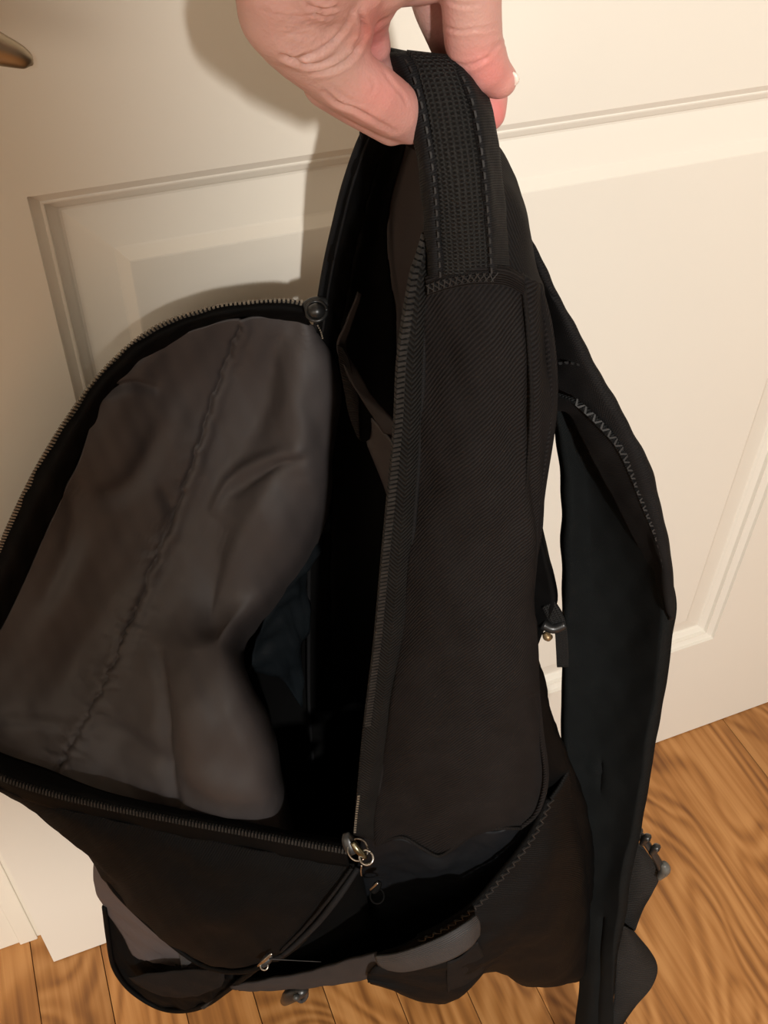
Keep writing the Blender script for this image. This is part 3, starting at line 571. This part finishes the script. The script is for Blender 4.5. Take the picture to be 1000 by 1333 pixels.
# far strap, mostly hidden, with its adjuster
sheet('shoulder_strap', [[(694, 660, .40), (699, 668, .398)], [(690, 700, .40), (707, 704, .396)], [(690, 745, .398), (718, 748, .393)], [(690, 790, .395), (724, 784, .390)], [(688, 822, .392), (712, 812, .388)], [(690, 838, .391), (703, 834, .388)]], NYLON, BP, 6, 6, .006, amp=.001, freq=90)
sheet('adjuster_webbing', [[(706, 790, .389), (722, 782, .389)], [(714, 806, .387), (733, 800, .387)], [(722, 822, .387), (738, 818, .387)], [(724, 846, .388), (740, 846, .388)], [(725, 867, .389), (740, 867, .389)]], WEBBING, BP, 6, 5, .002)
tube('ladder_buckle', pts([(706, 812, .386), (720, 818, .385), (736, 812, .386)]), .0032, PLASTIC, BP, 8, 6)
tube('buckle_tip', pts([(709, 824, .386), (713, 829, .385), (718, 829, .386)]), [.0016, .0028, .0014], noise_mat('worn_brass', (.16, .10, .05), (.30, .2, .1), 90, .4, metal=.6), BP, 8, 6)
WEB2 = weave_mat('coarse_black_webbing', (.006, .006, .006), (.062, .062, .060), 'rib', .0022, bump=1.0, wear=.3)
# lower right: webbing, ladder lock and its loop
sheet('lower_webbing', [[(812, 1098, .372), (826, 1096, .368), (838, 1104, .366)], [(814, 1128, .368), (836, 1130, .364), (858, 1136, .362)], [(812, 1160, .366), (832, 1162, .362), (850, 1160, .361)], [(808, 1190, .362), (824, 1192, .359), (838, 1182, .359)], [(802, 1212, .358), (814, 1214, .356), (827, 1210, .356)]], WEB2, BP, 8, 6, .002)
sheet('lower_webbing', [[(800, 1206, .354), (812, 1206, .352), (826, 1213, .352)], [(801, 1225, .353), (824, 1226, .350), (848, 1240, .350)], [(801, 1250, .351), (828, 1256, .348), (856, 1260, .348)], [(800, 1285, .348), (824, 1288, .345), (848, 1284, .346)], [(798, 1312, .344), (814, 1314, .342), (828, 1308, .343)], [(792, 1345, .340), (802, 1345, .338), (812, 1330, .340)]], WEB2, BP, 8, 6, .002)
ll = [(828, 1084, .366), (838, 1092, .363), (846, 1104, .361), (856, 1120, .359), (862, 1134, .359)]
tube('ladder_lock', pts(ll), [.0030, .0030, .0026, .0028, .0026], PLASTIC, BP, 10, 6)
for q in [(832, 1082, .362), (843, 1090, .360), (855, 1103, .358)]:
    tube('lock_rib', pts([(q[0] - 7, q[1] + 8, q[2]), q, (q[0] + 2, q[1] + 1, q[2])]), [.0022, .003, .0016], PLASTIC, BP, 8, 5)
tube('lock_tip', pts([(864, 1124, .358), (866, 1132, .357), (858, 1143, .358)]), [.0025, .0040, .002], noise_mat('worn_grey_plastic', (.06, .06, .055), (.12, .12, .11), 90, .4), BP, 10, 6)
# -- handle patch and grab handle
sheet('handle_patch', [
    [(555, 361, .337), (582, 352, .334), (614, 346, .332), (654, 347, .334), (679, 360, .338)],
    [(556, 368, .336), (583, 359, .3325), (615, 353, .331), (655, 354, .333), (681, 367, .337)],
    [(557, 384, .337), (584, 375, .3335), (616, 369, .332), (656, 370, .334), (683, 384, .338)]], weave_mat('patch_cloth', (.014, .012, .012), (.040, .034, .033), 'rib', .0011, bump=.8), BP, 8, 10, .0022)
teeth('zigzag_stitching', pts([(558, 376, .3335), (584, 367, .331), (616, 361, .3295), (646, 360, .331)]), pts([(560, 400, .333), (646, 390, .331)]), THREAD, BP, .0012, .0036, .0003, .0010, zig=True)
HL = [(561, 362, .336), (558, 304, .336), (552, 247, .338), (544, 190, .342), (533, 141, .347), (518, 95, .353), (505, 72, .360), (512, 80, .374), (528, 92, .395), (560, 140, .415)]
HA = [(578, 355, .333), (575, 300, .333), (571, 235, .334), (563, 175, .337), (553, 125, .342), (541, 88, .348), (529, 73, .356), (537, 82, .372), (554, 92, .395), (586, 140, .415)]
HB = [(635, 352, .333), (632, 295, .333), (626, 228, .334), (617, 170, .338), (606, 122, .344), (592, 88, .350), (580, 79, .357), (582, 94, .372), (592, 104, .395), (618, 150, .413)]
HC = [(645, 352, .334), (641, 290, .334), (636, 225, .335), (629, 168, .339), (619, 125, .344), (604, 96, .350), (592, 86, .358), (594, 100, .373), (602, 110, .395), (628, 156, .412)]
HD = [(660, 354, .344), (656, 290, .345), (649, 225, .347), (643, 168, .352), (631, 124, .357), (612, 95, .363), (599, 89, .367), (602, 104, .380), (610, 116, .398), (636, 162, .412)]
md_ = lambda a, b, k, dz: tuple(np.array(a) * (1 - k) + np.array(b) * k + np.array([0, 0, dz]))
sheet('handle_webbing', [[a, md_(a, b, .5, -.001), b] for a, b in zip(HA, HB)], WEBBING, BP, 10, 12, .004)
sheet('handle_binding', [[md_(l, a, 0, .006), l, md_(l, a, .5, -.004), a] for l, a in zip(HL, HA)], BIND, BP, 10, 6, .002, amp=.0006, freq=160)
sheet('handle_binding', [[b, md_(b, c, .6, -.003), md_(c, d, .3, -.001), d, md_(d, d, 0, .006)] for b, c, d in zip(HB, HC, HD)], BIND, BP, 10, 6, .002, amp=.0004, freq=160)
sheet('handle_padding', [[md_(l, l, 0, .005), md_(l, d, .35, .006), md_(l, d, .7, .005), md_(d, d, 0, .004)] for l, d in zip(HL, HD)], NYLON, BP, 8, 6, .005)
teeth('handle_stitches', pts([md_(l, a, .72, -.0055) for l, a in zip(HL[:7], HA[:7])]), pts([md_(l, a, .72, -.0055) for l, a in zip(HL[:7], HA[:7])][::1]) + (_r * .05), THREAD, BP, .0040, .0007, .0013, .0008)
teeth('handle_stitches', pts([md_(b, c, .5, -.0048) for b, c in zip(HB[:6], HC[:6])]), pts([md_(b, c, .5, -.0048) for b, c in zip(HB[:6], HC[:6])]) + (_r * .05), THREAD, BP, .0040, .0007, .0013, .0008)
# -- zipper sliders and pulls
def ring(name, x, y, g, rpx, tpx, tilt, mat, parent, sq=1.0):
    c = PG(x, y, g); z = (c - CAM) @ _f; s = z / FPX; P = []
    e1 = _r * math.cos(tilt) + _u * math.sin(tilt); e2 = (-_r * math.sin(tilt) + _u * math.cos(tilt)) * sq + _f * .35
    for k in range(15):
        a = 2 * math.pi * k / 14; P.append(c + (e1 * math.cos(a) + e2 * math.sin(a)) * rpx * s)
    return tube(name, P, tpx * s, mat, parent, 8, 3)
def slider(x, y, g, ang, px, parent):
    c = PG(x, y, g); s = ((c - CAM) @ _f) / FPX
    a = _r * math.cos(ang) + _u * math.sin(ang)
    return tube('zipper_slider', [c - a * px * s, c - a * px * .4 * s, c + a * px * .4 * s, c + a * px * s], [px * .35 * s, px * .6 * s, px * .6 * s, px * .3 * s], parent=parent, mat=PLASTIC, nseg=12, sub=5, flat=(-_f, .55))
s1 = slider(455, 1098, .322, 1.9, 15, BP)
ring('pull_ring', 466, 1106, .318, 13, 1.4, .3, STEEL, s1)
tube('pull_bar', pts([(459, 1096, .318), (466, 1106, .315), (476, 1116, .313)]), [.0020, .0026, .0018], noise_mat('dark_brass', (.12, .11, .07), (.2, .18, .12), 200, .3, metal=1), s1, 10, 6)
ring('pull_ring', 477, 1116, .312, 9, 1.7, .9, STEEL, s1)
tube('pull_cord', pts([(471, 1126, .313), (470, 1134, .312), (471, 1140, .312)]), .0006, STEEL, s1, 6, 5)
s2 = slider(411, 396, .480, .2, 16, BP)
ring('pull_ring', 412, 405, .474, 13, 2.6, 0, PLASTIC, s2, 1.05)
tube('pull_disc', pts([(404, 405, .475), (412, 405, .473), (420, 405, .475)]), [.003, .0045, .003], PLASTIC, s2, 12, 5)
teeth('slider_chain', pts([(414, 424, .478), (418, 432, .478), (420, 440, .479)]), pts([(430, 424, .478), (436, 440, .478)]), TEETHL, s2, .0015, .0007, .0004, .0008)
s3 = slider(347, 1250, .306, .9, 10, BP)
tube('pull_bar', pts([(336, 1257, .304), (345, 1250, .302), (354, 1241, .303)]), [.0008, .0013, .0008], STEEL, s3, 8, 5)
tube('pull_bar', pts([(350, 1248, .303), (380, 1250, .303), (418, 1252, .304)]), [.0007, .0004, .0003], THREAD, s3, 6, 5)
ring('pull_ring', 344, 1257, .303, 5, 1.2, .4, STEEL, s3)
s4 = slider(490, 1155, .318, 1.0, 9, BP)
s4.data.materials[0] = NYLON
ring('pull_ring', 491, 1166, .316, 9, 1.3, .2, NYLON, s4)
tube('pull_bar', pts([(482, 1158, .313), (488, 1153, .312), (492, 1149, .312)]), .0008, STEEL, s4, 8, 5)
# cord toggle under the base
tg = tube('cord_toggle', pts([(371, 1303, .316), (378, 1296, .313), (392, 1290, .312), (399, 1288, .314)]), [.0038, .0058, .0052, .0028], PLASTIC, BP, 12, 6)
tube('toggle_loop', pts([(377, 1288, .317), (385, 1285, .314), (396, 1286, .313), (399, 1296, .313), (393, 1303, .313), (386, 1300, .312)]), .0018, GREYG, tg, 8, 6)
tube('toggle_button', pts([(384, 1298, .309), (386, 1298, .306)]), .0024, noise_mat('grey_toggle', (.03, .03, .028), (.06, .06, .055), 60, .4), tg, 12, 4)
# crumpled bluish lining deep inside
sheet('inner_side_lining', [
    [(412, 600, .490), (420, 610, .497), (430, 640, .503)],
    [(392, 680, .482), (406, 690, .492), (422, 700, .503)],
    [(376, 735, .476), (398, 738, .484), (414, 720, .500)],
    [(352, 780, .472), (382, 770, .478), (402, 780, .494)],
    [(335, 830, .466), (372, 820, .474), (396, 850, .490)],
    [(325, 880, .460), (362, 880, .474), (392, 920, .488)]], BLUEL, BP, 10, 10, .0012, amp=.005, freq=62, seed=4)
fix_parent(BP)

# ------------------------------------------------------------------ hand
def hand():
    V = []; F = []
    def caps(a, b, r0, r1):
        a = np.array(a); b = np.array(b); ax = b - a; L = np.linalg.norm(ax) + 1e-9; ax /= L
        t = np.array([0, 0, 1.]) if abs(ax[2]) < .9 else np.array([1., 0, 0]); e = np.cross(ax, t); e /= np.linalg.norm(e); f = np.cross(ax, e)
        base = len(V); NS = 20; rings = []
        for k in range(1, 6): th = math.pi / 2 * k / 6; rings.append((a - ax * r0 * math.cos(th), r0 * math.sin(th)))
        for k in range(0, 5): rings.append((a + ax * L * k / 4, r0 + (r1 - r0) * k / 4))
        for k in range(5, 0, -1): th = math.pi / 2 * k / 6; rings.append((b + ax * r1 * math.cos(th), r1 * math.sin(th)))
        for c, r in rings:
            for s in range(NS):
                q = 2 * math.pi * s / NS; V.append(c + r * (math.cos(q) * e + math.sin(q) * f))
        for i in range(len(rings) - 1):
            for s in range(NS): F.append((base + i * NS + s, base + i * NS + (s + 1) % NS, base + (i + 1) * NS + (s + 1) % NS, base + (i + 1) * NS + s))
        F.append([base + s for s in range(NS)][::-1]); F.append([base + (len(rings) - 1) * NS + s for s in range(NS)])
    def chain(L):
        P = [PG(x, y, g) for x, y, g, r in L]; R = [r / 1000 for *_, r in L]
        for i in range(len(P) - 1): caps(P[i], P[i + 1], R[i], R[i + 1])
    # thumb: base, metacarpal swell, joint, tip under the handle
    chain([(378, 20, .318, 14.5), (400, 52, .322, 13.0), (440, 96, .328, 10.6), (482, 122, .334, 10.2), (512, 142, .342, 9.6), (534, 160, .349, 7.4)])
    chain([(425, 108, .332, 8.0), (455, 132, .340, 7.0), (510, 166, .350, 6.4)])
    # heel of the thumb and palm mass up to the wrist
    chain([(372, -30, .315, 15.5), (372, 12, .318, 14.5), (392, 36, .322, 14.5)])
    chain([(430, -30, .325, 18), (428, 10, .328, 15), (440, 48, .332, 11)])
    chain([(470, -60, .335, 19), (468, -10, .342, 13), (482, 40, .350, 6.2), (488, 62, .352, 5.6)])
    chain([(540, -78, .345, 17), (498, -28, .345, 10)])
    chain([(470, -40, .345, 11), (508, -32, .350, 9.6), (556, -36, .358, 9.6)])
    chain([(484, 52, .352, 5.2), (492, 82, .355, 4.6), (502, 104, .358, 4.2)])
    chain([(470, -60, .335, 19), (560, -110, .350, 17), (610, -80, .352, 12)])
    chain([(400, -60, .318, 20), (430, -160, .31, 22), (520, -130, .335, 19)])
    # index: knuckle, middle joint, tip bending outwards
    chain([(610, -95, .346, 11), (613, -40, .348, 10.2), (614, 8, .351, 9.9), (616, 52, .355, 9.9), (628, 84, .358, 9.2), (646, 102, .361, 6.9), (650, 104, .361, 6.5)])
    # middle, behind and left
    chain([(560, -100, .36, 11), (562, -30, .370, 9.6), (572, 10, .374, 9.0), (592, 60, .382, 8.6), (618, 110, .388, 7.8)])
    # ring finger, lower behind the index
    chain([(600, -80, .372, 10), (618, 20, .382, 9.4), (628, 90, .385, 8.8), (634, 128, .384, 8.0), (634, 146, .382, 7.4)])
    # little finger
    chain([(590, -90, .39, 9), (600, 10, .402, 8), (610, 70, .405, 7.4), (612, 110, .402, 6.6)])
    # wrist and forearm going up and back to the photographer
    w0 = PG(455, -150, .325)
    el = CAM + FW * .12 - RT * .10 + np.array([0, 0, .20])
    mid = w0 * .55 + el * .45
    caps(w0, w0 * .85 + mid * .15, .024, .026); caps(w0 * .85 + mid * .15, mid, .026, .037); caps(mid, el, .037, .043)
    me = mesh('hand', V, F)
    o = obj('hand', me, SKIN)
    bpy.context.view_layer.objects.active = o; o.select_set(True)
    md = o.modifiers.new('r', 'REMESH'); md.mode = 'VOXEL'; md.voxel_size = .0011; md.use_smooth_shade = True
    ms = o.modifiers.new('s', 'SMOOTH'); ms.factor = .5; ms.iterations = 9
    dg = bpy.context.evaluated_depsgraph_get(); me2 = bpy.data.meshes.new_from_object(o.evaluated_get(dg))
    o.modifiers.clear(); o.data = me2
    return o
H = hand()
H['label'] = 'bare hand reaching in from above, thumb and fingers gripping the backpack handle'; H['category'] = 'hand'
me = H.data
if not me.materials: me.materials.append(SKIN)
n = len(me.vertices); co = np.empty(n * 3, dtype=np.float32); me.vertices.foreach_get('co', co); co = co.reshape(-1, 3).astype(float)
no = np.empty(n * 3, dtype=np.float32); me.vertices.foreach_get('normal', no); no = no.reshape(-1, 3)
rel = co - CAM; zc = rel @ _f; px = 500 + FPX * (rel @ _r) / zc; py = 666.5 - FPX * (rel @ _u) / zc
facing = (no * (-rel)).sum(1) > 0
disp = np.zeros(n)
def crease(pl, w, a, gmax=.372, ridge=.4):
    P = cr(np.array(pl, float), 12); sel = np.where(facing & (zc < gmax) & (px > min(P[:, 0]) - 25) & (px < max(P[:, 0]) + 25) & (py > min(P[:, 1]) - 25) & (py < max(P[:, 1]) + 25))[0]
    if len(sel) == 0: return
    e = np.stack([px[sel], py[sel]], 1)[:, None] - P[None]; D = np.hypot(e[..., 0], e[..., 1]); m = D.min(1); k = D.argmin(1)
    fade = np.clip(np.sin(np.pi * (k + 1) / (len(P) + 1)), 0, 1) ** .5
    disp[sel] += fade * (-a * np.exp(-(m / w) ** 2) + a * ridge * np.exp(-((m - 2.2 * w) / (1.5 * w)) ** 2))
for c in [[(460, 10), (452, 30), (435, 52), (412, 68), (385, 76), (365, 74)], [(472, 24), (476, 45), (464, 66), (448, 82), (425, 92), (405, 95)], [(366, 70), (390, 82), (415, 84), (440, 72)]]: crease(c, 2.6, .0014)
for i in range(9):
    y0 = 8 + i * 7.5; crease([(338 + i * 4, y0 + 2), (362 + i * 3, y0 + 12), (395, y0 + 14 - i), (425 - i, y0 + 6 - i * 1.5), (446 - 2 * i, y0 - 8)], 1.9, .00065)
for c in [[(392, -2), (404, 8), (420, 12), (440, 10)], [(400, 8), (415, 20), (438, 22)], [(404, -8), (420, 2), (440, 0)]]: crease(c, 2.0, .0008)
crease([(422, 118), (440, 134), (462, 142), (490, 158), (515, 172)], 2.6, .0012); crease([(430, 110), (450, 128), (470, 136)], 2.2, .0008)
crease([(482, 100), (488, 112), (482, 124)], 2.0, .0004); crease([(499, 92), (510, 108), (524, 124), (530, 136)], 2.0, .0005)
for c in [[(576, 34), (594, 40), (616, 39), (650, 34)], [(584, 80), (604, 84), (624, 80), (642, 74)], [(600, 88), (620, 85), (650, 60)], [(585, 2), (600, 8), (625, 5)], [(640, 60), (650, 57), (656, 58)]]: crease(c, 1.9, .0007, .40)
crease([(466, 12), (472, 30), (470, 48), (460, 62)], 2.6, .0014, .40)
co += no * disp[:, None]; me.vertices.foreach_set('co', co.astype(np.float32).ravel())
fl = .12 + .5 * np.exp(-(((px - 635) / 45) ** 2 + ((py - 95) / 38) ** 2)) + .55 * np.exp(-(((px - 488) / 22) ** 2 + ((py - 45) / 40) ** 2)) + .4 * np.exp(-(((px - 505) / 40) ** 2 + ((py - 125) / 34) ** 2)) + .8 * np.exp(-(((px - 645) / 18) ** 2 + ((py - 150) / 22) ** 2)) + .25 * np.exp(-(((px - 575) / 14) ** 2 + ((py - 40) / 60) ** 2))
at = me.attributes.new('flush', 'FLOAT', 'POINT'); at.data.foreach_set('value', fl.astype(np.float32))
for p in me.polygons: p.use_smooth = True
me.update()
# nail, edge-on at the index tip
c = PG(664, 104, .360)
tube('fingernail', pts([(667.5, 94, .3580), (671.5, 99, .3580), (672.5, 105, .3580), (670, 111, .3580)]), [.0004, .0009, .0010, .0004], NAIL, H, 8, 6)
me.update()
bpy.context.view_layer.update()
